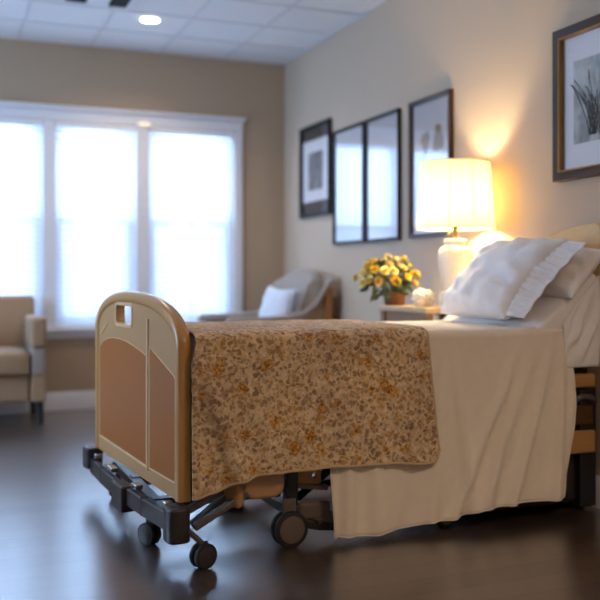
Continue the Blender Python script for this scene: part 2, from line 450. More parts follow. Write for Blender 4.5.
# warm reflection on the head casing, made as an added glowing oval
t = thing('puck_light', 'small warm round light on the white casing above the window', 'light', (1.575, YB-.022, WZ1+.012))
R90 = Matrix.Rotation(PI/2, 4, 'X')
obj('rim', lathe(B(), [(.052, 0), (.052, .012), (.046, .016), (.043, .012), (.043, 0)], n=32, M=Matrix.Scale(.5, 4, (0, 0, 1)) @ Matrix.Scale(1.3, 4, (1, 0, 0)) @ R90), M['trim'], t)
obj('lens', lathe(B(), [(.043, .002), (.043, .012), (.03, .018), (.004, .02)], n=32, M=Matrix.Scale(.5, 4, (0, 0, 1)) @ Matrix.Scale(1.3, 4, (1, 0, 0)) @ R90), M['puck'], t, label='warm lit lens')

# ceiling fixtures
def ceiling_light(x, y, label, power):
    t = thing('ceiling_light', label, 'ceiling light', (x, y, ZC), group='round recessed ceiling lights')
    obj('trim_ring', lathe(B(), [(.08, 0), (.079, -.003), (.068, -.004), (.066, -.001), (.066, 0)], caps=(False, False), n=40), M['trim'], t)
    obj('diffuser', lathe(B(), [(.066, -.0003), (.066, -.001), (.04, -.0015), (.004, -.002)], n=40), M['disc'], t, label='lit white diffuser')
    L = bpy.data.lights.new('downlight', 'SPOT'); L.energy = power; L.spot_size = math.radians(150); L.spot_blend = .8
    L.shadow_soft_size = .085; L.color = (1, .74, .49)
    lo = bpy.data.objects.new('downlight_beam', L); COL.objects.link(lo); lo.parent = t; lo.location = (0, 0, -.012)
    return t
DL = 30
ceiling_light(1.428, 6.652, 'round lit ceiling light set in a tile above the window', DL)
ceiling_light(2.1, .5, 'round lit ceiling light outside the photo, right of the viewer', 85)  # unseen downlight added as warm fill on the bed front
ceiling_light(-.85, .1, 'round lit ceiling light outside the photo, left of the viewer', 45)  # second unseen downlight, added for fill from the left

ceiling_light(-.85, 5.2, 'round lit ceiling light outside the photo, left of the window section cut off', DL)  # unseen downlight added to brighten the window end
t = thing('ceiling_vent', 'square ceiling air vent with dark slots at the top left edge', 'vent', (.995, 6.27, ZC))
bm = B()
for a in ((-.24, .24, -.16, -.13), (-.24, .24, .13, .16), (-.24, -.21, -.13, .13), (.21, .24, -.13, .13), (-.065, .08, -.13, .13)): box(bm, *a, -.012, 0)
obj('frame', bm, M['trim'], t, bevel=.003)
obj('backing', box(B(), -.22, .22, -.14, .14, -.003, -.0005), M['vent_dark'], t, label='dark opening behind the slots')
for c in (-.1375, .145):
    bm = B()
    for k in range(4):
        yy = -.09+k*.06
        bar(bm, (c-.06, yy, -.007), (c+.06, yy, -.007), .018, .002, (0, .6, 1))
    obj('louvre', bm, M['mat_dark'], t)

# ------------------------------------------------------------------ pictures on the right wall
def ring(bm, y0, y1, z0, z1, w, x0, x1, lip=0):
    """mitred frame on the wall plane: outer rect minus inner rect"""
    o = [(y0, z0), (y1, z0), (y1, z1), (y0, z1)]
    ws = w if isinstance(w, tuple) else (w, w, w, w)      # y0 side, z0 side, y1 side, z1 side
    i = [(y0+ws[0], z0+ws[1]), (y1-ws[2], z0+ws[1]), (y1-ws[2], z1-ws[3]), (y0+ws[0], z1-ws[3])]
    P = lambda p, x: bm.verts.new((x, p[0], p[1]))
    ob, of = [P(p, x1) for p in o], [P(p, x0) for p in o]
    ib, if_ = [P(p, x1) for p in i], [P(p, x0+lip) for p in i]
    for k in range(4):
        j = (k+1) % 4
        for q in ((ob[k], ob[j], of[j], of[k]), (of[k], of[j], if_[j], if_[k]), (if_[k], if_[j], ib[j], ib[k]), (ib[k], ib[j], ob[j], ob[k])): bm.faces.new(q)
    return bm

def picture(name, label, y0, y1, z0, z1, fm, fw, depth, matm, art=None, artm=None, glass='picture_glass', extra=None, lip=.008, lamplit=False):
    cy, cz = (y0+y1)/2, (z0+z1)/2
    t = thing(name, label, 'picture', (XR-.001, cy, cz), group='framed pictures on the right wall')
    y0 -= cy; y1 -= cy; z0 -= cz; z1 -= cz
    obj('frame', ring(B(), y0, y1, z0, z1, fw, -depth, 0, lip), fm, t, bevel=.003)
    w = fw if not isinstance(fw, tuple) else max(fw)
    f = (fw,)*4 if not isinstance(fw, tuple) else fw
    obj('mat_board', box(B(), -.008, -.002, y0+f[0]-.004, y1-f[2]+.004, z0+f[1]-.004, z1-f[3]+.004), matm, t)
    if lamplit:
        g_ = w-.006
        obj('gilt_lip', ring(B(), y0+g_, y1-g_, z0+g_, z1-g_, .008, -depth-.001, -.008, .004), M['frame_gold'], t, bevel=.002, label='gilt inner lip')  # added lip, its gold colour imitates the lamp's reflection
    if art:
        obj('print', box(B(), -.0095, -.0081, y0+art[0], y0+art[1], z0+art[2], z0+art[3]), artm, t)
    if extra: extra(t, y0, z0)
    obj('glass', box(B(), -.0145, -.0125, y0+f[0]-.003, y1-f[2]+.003, z0+f[1]-.003, z1-f[3]+.003), M[glass], t, smooth=0)
    return t

def dark_mat(t, y0, z0):
    obj('inner_mat', box(B(), -.0093, -.0081, y0+.05, y0+.59, z0+.13, z0+.63), M['mat_white'], t, label='white inner mat')
    obj('print', box(B(), -.0107, -.0094, y0+.17, y0+.47, z0+.22, z0+.53), M['art_dark'], t, label='dark grey drawing')
picture('framed_picture', 'dark framed picture with grey drawing and white mat nearest the room corner', 6.522, 7.15, 1.568, 2.322, M['frame_black'], .03, .035, M['mat_dark'], extra=dark_mat)
picture('framed_picture', 'left one of the paired tall black-framed pictures whose glass reflects the blinds', 5.915, 6.455, 1.325, 2.2, M['frame_black'], .022, .03, M['paper'], glass='mirrorish_glass')
picture('framed_picture', 'right one of the paired tall black-framed pictures whose glass reflects the blinds', 5.366, 5.885, 1.322, 2.2, M['frame_black'], .022, .03, M['paper'], glass='mirrorish_glass')

def sepia(t, y0, z0):
    for cyy, ww, hh in ((.17, .06, .15), (.33, .05, .13)):
        bm = B(); pts = []
        for k in range(28):
            a = 2*PI*k/28; r = 1+.18*math.sin(3*a+cyy*20)+.1*math.sin(7*a)
            pts.append((y0+cyy+ww*r*math.cos(a), z0+.60+hh*.55*r*math.sin(a)))
        prism(bm, pts, lambda a, b, tt: (tt, a, b), -.0095, -.0081)
        obj('print', bm, M['sepia'], t, smooth=0, label='small brown sketch')
picture('framed_picture', 'brown framed picture with two small sepia sketches hanging behind the lampshade', 4.70, 5.213, 1.325, 2.2, M['frame_brown'], .026, .035, M['paper'], extra=sepia, glass='mirrorish_glass')

def leaves(t, y0, z0):
    rr = random.Random(4)
    bm = B()
    for k in range(22):
        a = rr.uniform(-.55, .4); base = Vector((0, y0+.42+rr.uniform(-.05, .05), z0+.2)); L = rr.uniform(.14, .34)
        prev = []
        for i in range(9):
            u = i/8; ang = a*(.5+u)
            p = base + Vector((0, math.sin(ang)*L*u, math.cos(ang)*L*u)); w = .011*math.sin(PI*min(1, u+.06))+.001
            q = Vector((0, math.cos(ang), -math.sin(ang)))*w
            prev.append((p+q, p-q))
        for sgn in (0, 1):
            for (a0, b0), (a1, b1) in zip(prev, prev[1:]):
                m0, m1 = (a0, a1) if sgn == 0 else (b0, b1)
                d = (m1-m0).normalized(); n_ = Vector((0, -d.z, d.y))*.0016
                f = [bm.verts.new(Vector((-.0104, v.y, v.z))) for v in (m0+n_, m0-n_, m1-n_, m1+n_)]
                bm.faces.new(f)
    obj('drawing', bm, M['ink'], t, smooth=0, solid=.0006, label='grey ink leaves')
picture('framed_picture', 'large walnut framed botanical ink drawing above the pillows at the right edge', 3.0, 3.703, 1.543, 2.285, M['frame_brown'], .05, .04, M['mat_white'], (.2, .575, .17, .57), M['art_grey'], extra=leaves, lip=.014, lamplit=True)
# ------------------------------------------------------------------ hospital bed
bed = thing('hospital_bed', 'hospital bed with arched tan footboard, black bumper and casters', 'bed', (.836, 3.346, 0))
OX, OY = .836, 3.346
def place(o):                                   # parts are written in room coordinates; bring them under the bed
    o.parent = bed; o.location = (-OX, -OY, 0); return o
TH = math.radians(5)
DV = Vector((-math.sin(TH), math.cos(TH), 0)); NV = Vector((math.cos(TH), math.sin(TH), 0))
FA = Vector((OX, OY, 0))
def F(v, z, off):                               # footboard plane: v along it, off > 0 towards the foot end
    return FA + DV*v - NV*off + Vector((0, 0, z))

def arch(zb, inset=0.0, n=40):
    """footboard outline: straight sides, elliptical arch"""
    W = 1.276; pts = [(inset+.03, zb), (W-inset-.03, zb), (W-inset-.008, zb+.008), (W-inset, zb+.03)]
    pk = .72; zs_r, zs_l = .80, .832; top = 1.012-inset*1.05
    zl, zr = zs_l-inset*.2, zs_r-inset*.2
    for k in range(n+1):
        a = PI*k/n
        c, s = math.cos(a), math.sin(a)
        if c >= 0: v = pk + (W-inset-pk)*abs(c)**.92; z = zl + (top-zl)*s**.95
        else: v = pk - (pk-inset)*abs(c)**.92; z = zr + (top-zr)*s**.86
        pts.append((v, z))
    pts += [(inset, zb+.03), (inset+.008, zb+.008)]
    return pts

def rrect(v0, v1, z0, z1, r, n=5):
    pts = []
    for cx_, cz_, a0 in ((v1-r, z1-r, 0), (v0+r, z1-r, 90), (v0+r, z0+r, 180), (v1-r, z0+r, 270)):
        for k in range(n+1):
            a = math.radians(a0+90*k/n); pts.append((cx_+r*math.cos(a), cz_+r*math.sin(a)))
    return pts
hole = [(v, z+(v-.775)*-.04) for v, z in rrect(.645, .91, .855, .952, .022)]
fb = place(obj('footboard', prism(B(), arch(.222, .02), F, .002, -.034, [hole]), M['tan_plastic'], bevel=.005, segs=3))
def sub(o): o.parent = fb; return o
# rounded edge band
outer, inner = arch(.215, 0), arch(.215, .05)
# band profile: rounded section swept around the outline (arch and sides)
bm = B(); rings = []
oo, ii = outer[3:-2], inner[3:-2]
oo = [(1.276, .225)]+oo+[(0, .225)]; ii = [(1.226, .225)]+ii+[(.05, .225)]
for (vo, zo), (vi, zi) in zip(oo, ii):
    r = []
    for k in range(14):
        a = 2*PI*k/14; u = .5+.5*math.cos(a); h = math.sin(a)
        cu = max(0, min(1, .5+.5*(1 if math.cos(a) > 0 else -1)*abs(math.cos(a))**.6))
        hh = -.016 + .028*(1 if h > 0 else -1)*abs(h)**.6
        r.append(bm.verts.new(F(vi+(vo-vi)*cu, zi+(zo-zi)*cu, hh)))
    rings.append(r)
for a, b in zip(rings, rings[1:]):
    for k in range(14): bm.faces.new((a[k], a[(k+1) % 14], b[(k+1) % 14], b[k]))
bm.faces.new(rings[0]); bm.faces.new(rings[-1][::-1])
sub(obj('edge_band', bm, M['rim_plastic'], smooth=60, label='rounded golden edge band'))
# recessed laminate panels
left_panel = [(1.205, .30), (.435, .287), (.435, .742), (.50, .755), (.60, .768), (.72, .783), (.84, .789), (.96, .788), (1.06, .778), (1.14, .76), (1.205, .728)]
right_panel = [(.385, .287), (.07, .29), (.062, .30), (.062, .68), (.075, .692), (.16, .716), (.25, .742), (.385, .782)]
def inset_poly(P_, d):
    cx_ = sum(p[0] for p in P_)/len(P_); cz_ = sum(p[1] for p in P_)/len(P_)
    w = max(p[0] for p in P_)-min(p[0] for p in P_); h = max(p[1] for p in P_)-min(p[1] for p in P_)
    return [(cx_+(p[0]-cx_)*(1-2*d/w), cz_+(p[1]-cz_)*(1-2*d/h)) for p in P_]
for P_, lb in ((left_panel, 'large brown laminate panel under the hand hole'), (right_panel, 'narrow brown laminate panel nearest the quilt')):
    sub(obj('panel_border', prism(B(), inset_poly(P_, -.008), F, .005, .0, [P_]), M['line'], bevel=.002, label='pale raised border'))
    sub(obj('panel', prism(B(), P_, F, .004, .0), M['panel_wood'], label=lb))
sub(obj('rib', prism(B(), [(.403, .27), (.417, .27), (.417, .9), (.403, .9)], F, .0085, .0), M['line'], bevel=.003))
sub(obj('hand_hole_lip', prism(B(), rrect(.637, .918, .847, .96, .026), F, .006, -.038, [rrect(.653, .902, .863, .944, .018)]), M['line'], bevel=.003))
for k in range(2):
    sub(obj('groove', prism(B(), [(1.19-k*.05, .80+k*.02), (1.10-k*.05, .845+k*.02), (1.095-k*.05, .838+k*.02), (1.185-k*.05, .793+k*.02)], F, .005, 0), M['line'], smooth=0))

# bowed black bumper below the footboard
def bow(v): return .03+.035*math.sin(PI*max(0, min(1, (v+.06)/1.46)))
def bump_seg(v0, v1, z0, z1, t=.03, extra=0, n=14):
    bm = B(); rows = []
    for k in range(n+1):
        v = v0+(v1-v0)*k/n; o = bow(v)+extra
        rows.append([bm.verts.new(F(v, z, off)) for z, off in ((z0, o), (z1, o), (z1, o-t), (z0, o-t))])
    for a, b in zip(rows, rows[1:]):
        for k in range(4): bm.faces.new((a[k], a[(k+1) % 4], b[(k+1) % 4], b[k]))
    bm.faces.new(rows[0]); bm.faces.new(rows[-1][::-1]); return bm
bp = place(obj('bumper', bump_seg(-.03, 1.27, .105, .178), M['black_plastic'], bevel=.005))
def subb(o): o.parent = bp; return o
def corner_block(v, z0, z1):
    bm = B(); pr = []
    for k in range(20):
        a = 2*PI*k/20; c, s = math.cos(a), math.sin(a)
        pr.append((v+.055*(1 if c > 0 else -1)*abs(c)**.6, .02+.045*(1 if s > 0 else -1)*abs(s)**.6))
    prism(bm, pr, lambda a, b, z: F(a, z, b), z0, z1); return bm
for v, z0, z1 in ((1.28, .125, .228), (-.005, .085, .216)):
    subb(obj('corner_guard', corner_block(v, z0, z1), M['black_plastic'], bevel=.008))
    subb(obj('corner_recess', prism(B(), [(v+.03*math.cos(2*PI*k/16), .02+.024*math.sin(2*PI*k/16)) for k in range(16)], lambda a, b, z: F(a, z, b), z1-.004, z1+.001), M['rubber']))
subb(obj('centre_block', bump_seg(.52, .68, .075, .185, .06, .022), M['black_plastic'], bevel=.008))
for v in (.33, .98, 1.18):
    subb(obj('seam', bump_seg(v, v+.004, .105, .18, .032, .0015, 2), M['rubber'], smooth=0))
for v, w in ((1.22, .05), (.93, .11), (.50, .06), (.14, .035), (.06, .03)):
    bm = B(); bar(bm, F(v, .196, bow(v)-.03), F(v-w, .196, bow(v-w)-.03), .035, .022)
    place(obj('bracket', bm, M['chrome'], bevel=.004, label='bright steel bracket between footboard and bumper'))

# deck, rails and under-frame
BX0, BX1, BY0, BY1 = .93, 2.79, 3.36, 4.18
place(obj('mattress_deck', box(B(), BX0, BX1-.03, BY0+.03, BY1-.03, .60, .655), M['black_metal'], bevel=.006))
for yy in (BY0, BY1-.035):
    place(obj('side_rail', box(B(), .95, BX1-.01, yy-.005, yy+.03, .568, .632), M['rail_wood'], bevel=.012, segs=3))
    place(obj('side_rail', box(B(), 2.05, BX1-.01, yy-.005, yy+.03, .268, .372), M['rail_wood'], bevel=.012, segs=3))
    place(obj('side_panel', box(B(), 2.05, BX1-.02, yy+.005, yy+.025, .40, .485), M['dark_wood'], bevel=.004))
for xx in (2.1, 2.74):
    for yy in (BY0+.035, BY1-.065):
        place(obj('post', box(B(), xx-.02, xx+.02, yy, yy+.03, .2, .60), M['black_metal'], bevel=.004))
place(obj('end_frame', box(B(), 2.70, 2.79, BY0+.008, BY1-.01, .02, .562), M['black_metal'], bevel=.006))
bm = B(); tube(bm, [(2.66, BY0-.006, .515), (2.70, BY0+.0, .53), (2.745, BY0-.002, .525), (2.78, BY0+.01, .50)], .014)
place(obj('release_handle', bm, M['grey_metal'], smooth=180))
# legs of the scissor lift
bm = B(); bar(bm, (.90, 3.42, .115), (1.30, 3.60, .33), .035, .028)
place(obj('lift_arm', bm, M['grey_metal'], bevel=.005))
bm = B(); bar(bm, (.88, 3.33, .13), (1.11, 3.37, .235), .03, .026)
place(obj('lift_arm', bm, M['grey_metal'], bevel=.005))
bm = B(); bar(bm, (.865, 3.36, .19), (1.10, 3.43, .275), .03, .026)
place(obj('lift_arm', bm, M['grey_metal'], bevel=.005))
bm = B(); bar(bm, (1.45, 3.75, .10), (2.1, 3.75, .58), .06, .04); bar(bm, (1.45, 4.05, .58), (2.1, 4.05, .10), .06, .04)
place(obj('scissor_lift', bm, M['black_metal'], bevel=.005))
# base frame with a long arched black rail close to the floor
for yy in (3.42, 4.15):
    bm = B(); pts = []
    for k in range(25):
        u = k/24; xx = 1.30+u*1.35
        pts.append((xx, yy, .055+.05*max(0, 1-u*7)**2+.02*max(0, (u-.6)/.4)))
    for p, q in zip(pts, pts[1:]): bar(bm, p, (q[0]+.003, q[1], q[2]), .05, .036)
    place(obj('base_rail', bm, M['black_metal'], bevel=.006))
for xx in (1.36, 2.0, 2.6):
    place(obj('cross_bar', box(B(), xx-.025, xx+.025, 3.40, 4.17, .07, .11), M['black_metal'], bevel=.005))
place(obj('motor_housing', box(B(), 2.12, 2.785, 3.41, 4.05, .03, .27), M['black_plastic'], bevel=.03, segs=4))
bm = B(); bar(bm, (1.93, 3.40, .07), (1.99, 3.40, .17), .02, .09); bar(bm, (2.10, 3.40, .085), (2.26, 3.40, .075), .02, .05)
place(obj('base_bracket', bm, M['hub'], bevel=.004))
place(obj('cover', prism(B(), rrect(1.085, 1.255, .205, .46, .05, 7), lambda a, b, t_: (a, t_, b), 3.352, 3.44), M['cover'], bevel=.016, segs=4, label='rounded tan plastic cover'))
place(obj('mounting_plate', prism(B(), rrect(1.325, 1.43, .235, .46, .012, 3), lambda a, b, t_: (a, t_, b), 3.40, 3.42,
          [[(1.36+.012*math.cos(a), .30+.012*math.sin(a)) for a in [2*PI*k/12 for k in range(12)]], [(1.40+.010*math.cos(a), .27+.010*math.sin(a)) for a in [2*PI*k/12 for k in range(12)]]]), M['strap'], bevel=.002, label='drilled tan plate'))
place(obj('foot_leg', box(B(), 1.275, 1.325, 3.385, 3.435, .16, .60), M['black_metal'], bevel=.006))
bm = B(); bar(bm, (1.32, 3.41, .235), (1.46, 3.41, .215), .03, .022)
place(obj('foot_leg_brace', bm, M['hub'], bevel=.004))
bm = B(); bar(bm, (1.33, 3.42, .13), (1.47, 3.42, .125), .05, .07); bar(bm, (1.37, 3.42, .13), (1.52, 3.42, .065), .045, .06)
place(obj('axle_arm', bm, M['hub'], bevel=.012, segs=3))

def caster(x, y, r, w, ang, top, hubm=M['hub']):
    """twin caster: fork and stem with a wheel each side; wheels roll on the floor"""
    d = Vector((math.cos(ang), math.sin(ang), 0)); ax = Vector((-d.y, d.x, 0))
    c = Vector((x, y, r))
    def W(o, rr, t0, t1, nm, m, par=None):
        bm = B(); n = 30; L = []
        prof = [(rr-.010, t0), (rr-.002, t0+.002), (rr, t0+.007), (rr, t1-.007), (rr-.002, t1-.002), (rr-.010, t1)]
        for pr, pt in prof:
            L.append([bm.verts.new(o+ax*pt+(d*math.cos(2*PI*k/n)+Vector((0, 0, 1))*math.sin(2*PI*k/n))*pr) for k in range(n)])
        for a, b in zip(L, L[1:]):
            for k in range(n): bm.faces.new((a[k], a[(k+1) % n], b[(k+1) % n], b[k]))
        bm.faces.new(L[0]); bm.faces.new(L[-1][::-1])
        return obj(nm, bm, m, smooth=50)
    bm = B()
    bar(bm, c+Vector((0, 0, r*.15)), Vector((x, y, top)), w*.5, r*.8, up=(d.x, d.y, 0))
    body = place(obj('caster', bm, hubm, bevel=.006))
    for t0, t1 in ((-w, -w*.28), (w*.28, w)):
        q = W(c, r, t0, t1, 'wheel', M['rubber']); q.parent = body
        s_ = -1 if t0 < 0 else 1
        hb = W(c, r*.78, min(t0, t1)-.003 if s_ < 0 else t1-.01, t0+.01 if s_ < 0 else t1+.003, 'wheel_hub', hubm); hb.parent = body
    return body
caster(1.285, 3.385, .072, .030, math.radians(5), .19)
caster(.775, 3.62, .046, .026, math.radians(-60), .16, M['black_plastic'])
caster(.895, 3.25, .048, .026, math.radians(20), .10, M['black_plastic'])
caster(.80, 4.45, .046, .026, math.radians(40), .16, M['black_plastic'])
bm = B(); bar(bm, (.845, 3.31, .135), (.895, 3.25, .088), .016, .018)
place(obj('caster_strut', bm, M['grey_metal'], bevel=.003))
caster(2.0, 3.40, .05, .026, .2, .12)
caster(2.0, 4.13, .05, .026, .2, .12)
caster(1.285, 4.16, .072, .03, .2, .19)
bm = B(); box(bm, .79, .84, 3.45, 4.55, .125, .165); box(bm, .80, 1.35, 3.66, 3.72, .13, .17); box(bm, .80, 1.35, 4.1, 4.16, .13, .17)
place(obj('foot_frame', bm, M['black_metal'], bevel=.004))
for yy in (3.5, 4.16):
    place(obj('footboard_post', box(B(), .885, .925, yy, yy+.04, .15, .62), M['black_metal'], bevel=.004))
# headboard
bm = B()
hp = [(4.20, .30), (3.52, .30), (3.50, .32), (3.50, .66), (3.345, .74)]
for k in range(26):
    yy = 3.345 + .79*k/25
    if k == 0: hp += [(3.345, 1.29), (3.35, 1.312)]; continue
    zz = 1.0+.326*math.sqrt(max(0, 1-((yy-3.30)/.86)**2)) if yy > 3.3 else 1.322
    hp.append((yy, zz))
hp += [(4.20, .985)]
place(obj('headboard', prism(bm, hp, lambda a, b, t_: (t_, a, b), 2.795, 2.828), M['headboard'], bevel=.012, segs=4, label='cream headboard with a sweeping arched top'))

# ------------------------------------------------------------------ bedding
MZ0, MZ1 = .658, .838
def mattress():
    prof = [(.935, MZ0), (2.765, MZ0), (2.785, MZ0+.03), (2.785, 1.085), (2.765, 1.105), (2.74, 1.10), (2.70, 1.07)]
    for k in range(9):
        u = k/8; prof.append((2.66-.24*u, 1.035-(1.035-MZ1)*(u**.9)))
    prof += [(2.36, MZ1), (1.6, MZ1), (.96, MZ1), (.935, MZ1-.025)]
    bm = B()
    n = 24; rows = []
    for j in range(n+1):
        yy = 3.345+(4.19-3.345)*j/n
        e = min(j, n-j)
        sh = {0: .02, 1: .004}.get(e, 0)
        rows.append([bm.verts.new((x, yy, z - (sh if z > .75 else -sh) + .004*nz(x*9, yy*3, z*14))) for x, z in prof])
    for a, b in zip(rows, rows[1:]):
        for k in range(len(prof)): bm.faces.new((a[k], a[(k+1) % len(prof)], b[(k+1) % len(prof)], b[k]))
    bm.faces.new(rows[0]); bm.faces.new(rows[-1][::-1])
    return bm
mt = obj('mattress', mattress(), M['white_cotton'], bevel=.02, segs=4, smooth=60)
tag(mt, 'white covered mattress with raised head end lying on the hospital bed', 'mattress')
# gathered wrinkles of the fitted cover at the raised head end
bm = B()
def wrinkle(u, v):
    x = 2.58+.20*u; z = .665+.20*v + .22*v*u
    return (x, 3.338-.012*math.sin(PI*v)-.016*math.sin((u*1.1-v*1.5)*9+2*nz(u*3, v*3))*math.sin(PI*min(1, max(0, v)))*math.sin(PI*u), z)
grid(bm, 26, 26, wrinkle)
w_ = obj('fitted_sheet_side', bm, M['white_cotton'], mt, smooth=180, solid=.004, label='wrinkled fitted sheet')

def drape(x0f, x1f, nx, hemf, offf, topf, far_z, step=.014, yn=3.345, yf=4.19, r=.035):
    """cloth over the bed: far hang, across the top, rounded near edge, near hang to hem"""
    nf, nt, nc, nh = 16, 60, 10, 52
    bm = B(); lay = bm.loops.layers.uv.verify(); cols = []; uvs = []
    for i in range(nx+1):
        u = i/nx; col = []; uvc = []; L = 0; last = None
        for j in range(nf+nt+nc+nh+1):
            if j < nf: k = j/nf; kind = 'far'
            elif j < nf+nt: k = (j-nf)/nt; kind = 'top'
            elif j < nf+nt+nc: k = (j-nf-nt)/nc; kind = 'cur'
            else: k = (j-nf-nt-nc)/nh; kind = 'hang'
            h = k if kind == 'hang' else 0
            x = x0f(h)+(x1f(h)-x0f(h))*u
            zt = topf(x)
            if kind == 'far':
                y = yf+.012+.012*math.sin(x*17)*(1-k); z = far_z+(zt-.02-far_z)*k
            elif kind == 'top':
                y = yf+.01-(yf+.01-(yn+r))*k; z = zt + .004*nz(x*6, y*6, 3) - .02*max(0, 1-k*14)
            elif kind == 'cur':
                a = k*PI/2; o = offf(x, u, 0)
                y = yn+r-(r+o)*math.sin(a); z = zt-r*(1-math.cos(a))
            else:
                z1 = zt-r; hem = hemf(x, u)
                z = z1+(hem-z1)*k; y = yn-offf(x, u, k)
            p = Vector((x, y, z))
            if last is not None: L += (p-last).length
            last = p
            col.append(bm.verts.new(p)); uvc.append((x, L))
        cols.append(col); uvs.append(uvc)
    for i in range(nx):
        for j in range(len(cols[0])-1):
            q = ((i, j), (i+1, j), (i+1, j+1), (i, j+1))
            f = bm.faces.new([cols[a][b] for a, b in q])
            for l, (a, b) in zip(f.loops, q): l[lay].uv = uvs[a][b]
    return bm, [[v.co.copy() for v in c] for c in cols]

def lerp(tab, x):
    if x <= tab[0][0]: return tab[0][1]
    for (a, va), (b, vb) in zip(tab, tab[1:]):
        if x <= b:
            t_ = (x-a)/(b-a); t_ = t_*t_*(3-2*t_); return va+(vb-va)*t_
    return tab[-1][1]

def gauss(x, c, w): return math.exp(-((x-c)/w)**2)
# flat sheet
def sh_off(x, u, k):
    o = .008+.012*k
    # soft folds running down and fanning towards the hem
    for c, sl, w, a in ((1.53, -.02, .024, .03), (1.62, .03, .03, .022), (2.00, .10, .022, .020), (1.96, -.06, .02, .014), (2.36, -.36, .022, .034), (2.44, -.30, .03, .022), (2.53, -.24, .020, .040), (2.585, -.06, .022, .034), (2.30, -.12, .02, .016)):
        o += a*gauss(x, c+sl*k, w*(.7+.6*k))*min(1, k*2.2)
    o += .010*nz(x*8+k*2.4, k*2.0, 1)*min(1, k*3) + .005*nz(x*22+k*9, k*7, 4)
    return max(o, .006)
sh_hem = lambda x, u: lerp([(1.43, .33), (1.455, .035), (1.60, .026), (1.95, .05), (2.15, .078), (2.34, .088), (2.5, .085), (2.58, .092), (2.66, .13)], x) if x > 1.465 else .022
bm, shc = drape(lambda h: 1.405+.05*h, lambda h: 2.605+.04*math.sin(PI*min(1, h*1.15))-.03*h**3, 84, sh_hem, sh_off,
           lambda x: MZ1+.008+.012*max(0, (x-2.35)/.25), .52)
sheet = obj('bed_sheet', bm, M['sheet'], smooth=180, solid=.003)
tag(sheet, 'cream flat sheet draped over the side of the bed nearly to the floor', 'sheet')
hm = B()
tube(hm, [c[-1] for c in shc], .0035, 6); tube(hm, [c + Vector((.001, 0, 0)) for c in shc[-1][60:]], .003, 6)
obj('hem', hm, M['sheet'], sheet, smooth=180)
# quilt
def q_off(x, u, k):
    o = .034+.012*k
    o += .042*gauss(x, .90+.15*k, .038)*min(1, k*2) + .016*gauss(x, 1.12+.08*k, .04)*k + .012*gauss(x, 1.25+.1*k, .05)*k*1.2
    o += .012*gauss(x, 1.55-.05*k, .06)*k + .014*gauss(x, 1.80, .05)*k
    o -= .012*gauss(x, .98+.15*k, .03)*k
    o += .008*nz(x*6, k*2.4, 2)*k + .004*nz(x*22, k*13, 5)
    return o
q_hem = lambda x, u: lerp([(.885, .245), (.94, .262), (1.05, .302), (1.2, .318), (1.4, .322), (1.7, .314), (1.87, .302), (1.90, .306), (1.916, .325), (1.924, .36)], x)
bm, qc = drape(lambda h: .886-.018*min(1, h*8), lambda h: 1.872+.05*h, 84, q_hem, q_off, lambda x: MZ1+.022+.004*nz(x*9, 2), .50)
quilt = obj('quilt', bm, M['quilt'], smooth=180, solid=.008)
tag(quilt, 'floral beige and gold quilt spread over the foot half of the bed', 'quilt')
hm = B(); tube(hm, [c[-1] for c in qc], .007, 8); tube(hm, qc[-1][16:], .0055, 8)
obj('binding', hm, M['binding'], quilt, smooth=180, label='plain beige edge binding')
# loose tan strap cloth hanging below the quilt's corner
bm = B()
grid(bm, 14, 14, lambda u, v: (.985+.115*u+.02*v, 3.345+.02*math.sin(u*9)+.01*v, .36-.165*v+.045*(u-.6)**2*4*v-.02*math.sin(u*5)*v))
o = obj('cloth_strap', bm, M['strap'], smooth=180, solid=.004)
tag(o, 'tan cloth end hanging below the lower left corner of the quilt', 'cloth')

# pillows
def pillow_mesh(P00, P10, P01, P11, thick, n=36, wr=.5, seed=0, flat=.0, pinch=.05):
    """P00,P10 bottom edge ends, P01,P11 top edge ends; thickness along the normal"""
    P00, P10, P01, P11 = map(Vector, (P00, P10, P01, P11))
    N = ((P10-P00).cross(P01-P00)).normalized()
    bm = B()
    def S_(u, v, s):
        a, b = 2*u-1, 2*v-1
        pa = a*(1-pinch*(1-b*b)); pb = b*(1-pinch*(1-a*a))
        uu, vv = (pa+1)/2, (pb+1)/2
        p = P00*(1-uu)*(1-vv)+P10*uu*(1-vv)+P01*(1-uu)*vv+P11*uu*vv
        e = ((1-a**4)*(1-b**4))
        h = thick*.5*max(0, e)**.55
        edge = max(abs(a), abs(b))
        wrk = wr*(.010*nz(u*5+seed, v*5, s)+.007*(1-abs(nz(u*4+v*5+seed, v*2-u*2, 3*s))*3)*(1 if u > .35 else .5)+.006*math.sin((a*b)*14+seed+3*nz(u*3, v*3, seed)))*min(1, h/thick*3) + wr*.012*math.sin(u*46+3*nz(u*4, v*4, seed))*max(0, (edge-.55))*(1-edge)*4
        return p+N*s*(h+wrk*(1 if s > 0 else .5))
    A_ = [[None]*(n+1) for _ in range(n+1)]; C_ = [[None]*(n+1) for _ in range(n+1)]
    for i in range(n+1):
        for j in range(n+1):
            # cosine spacing for smooth edges
            u = .5-.5*math.cos(PI*i/n); v = .5-.5*math.cos(PI*j/n)
            A_[i][j] = bm.verts.new(S_(u, v, 1))
            C_[i][j] = A_[i][j] if i in (0, n) or j in (0, n) else bm.verts.new(S_(u, v, -1))
    for i in range(n):
        for j in range(n):
            bm.faces.new((A_[i][j], A_[i+1][j], A_[i+1][j+1], A_[i][j+1]))
            bm.faces.new((C_[i][j], C_[i][j+1], C_[i+1][j+1], C_[i+1][j]))
    return bm
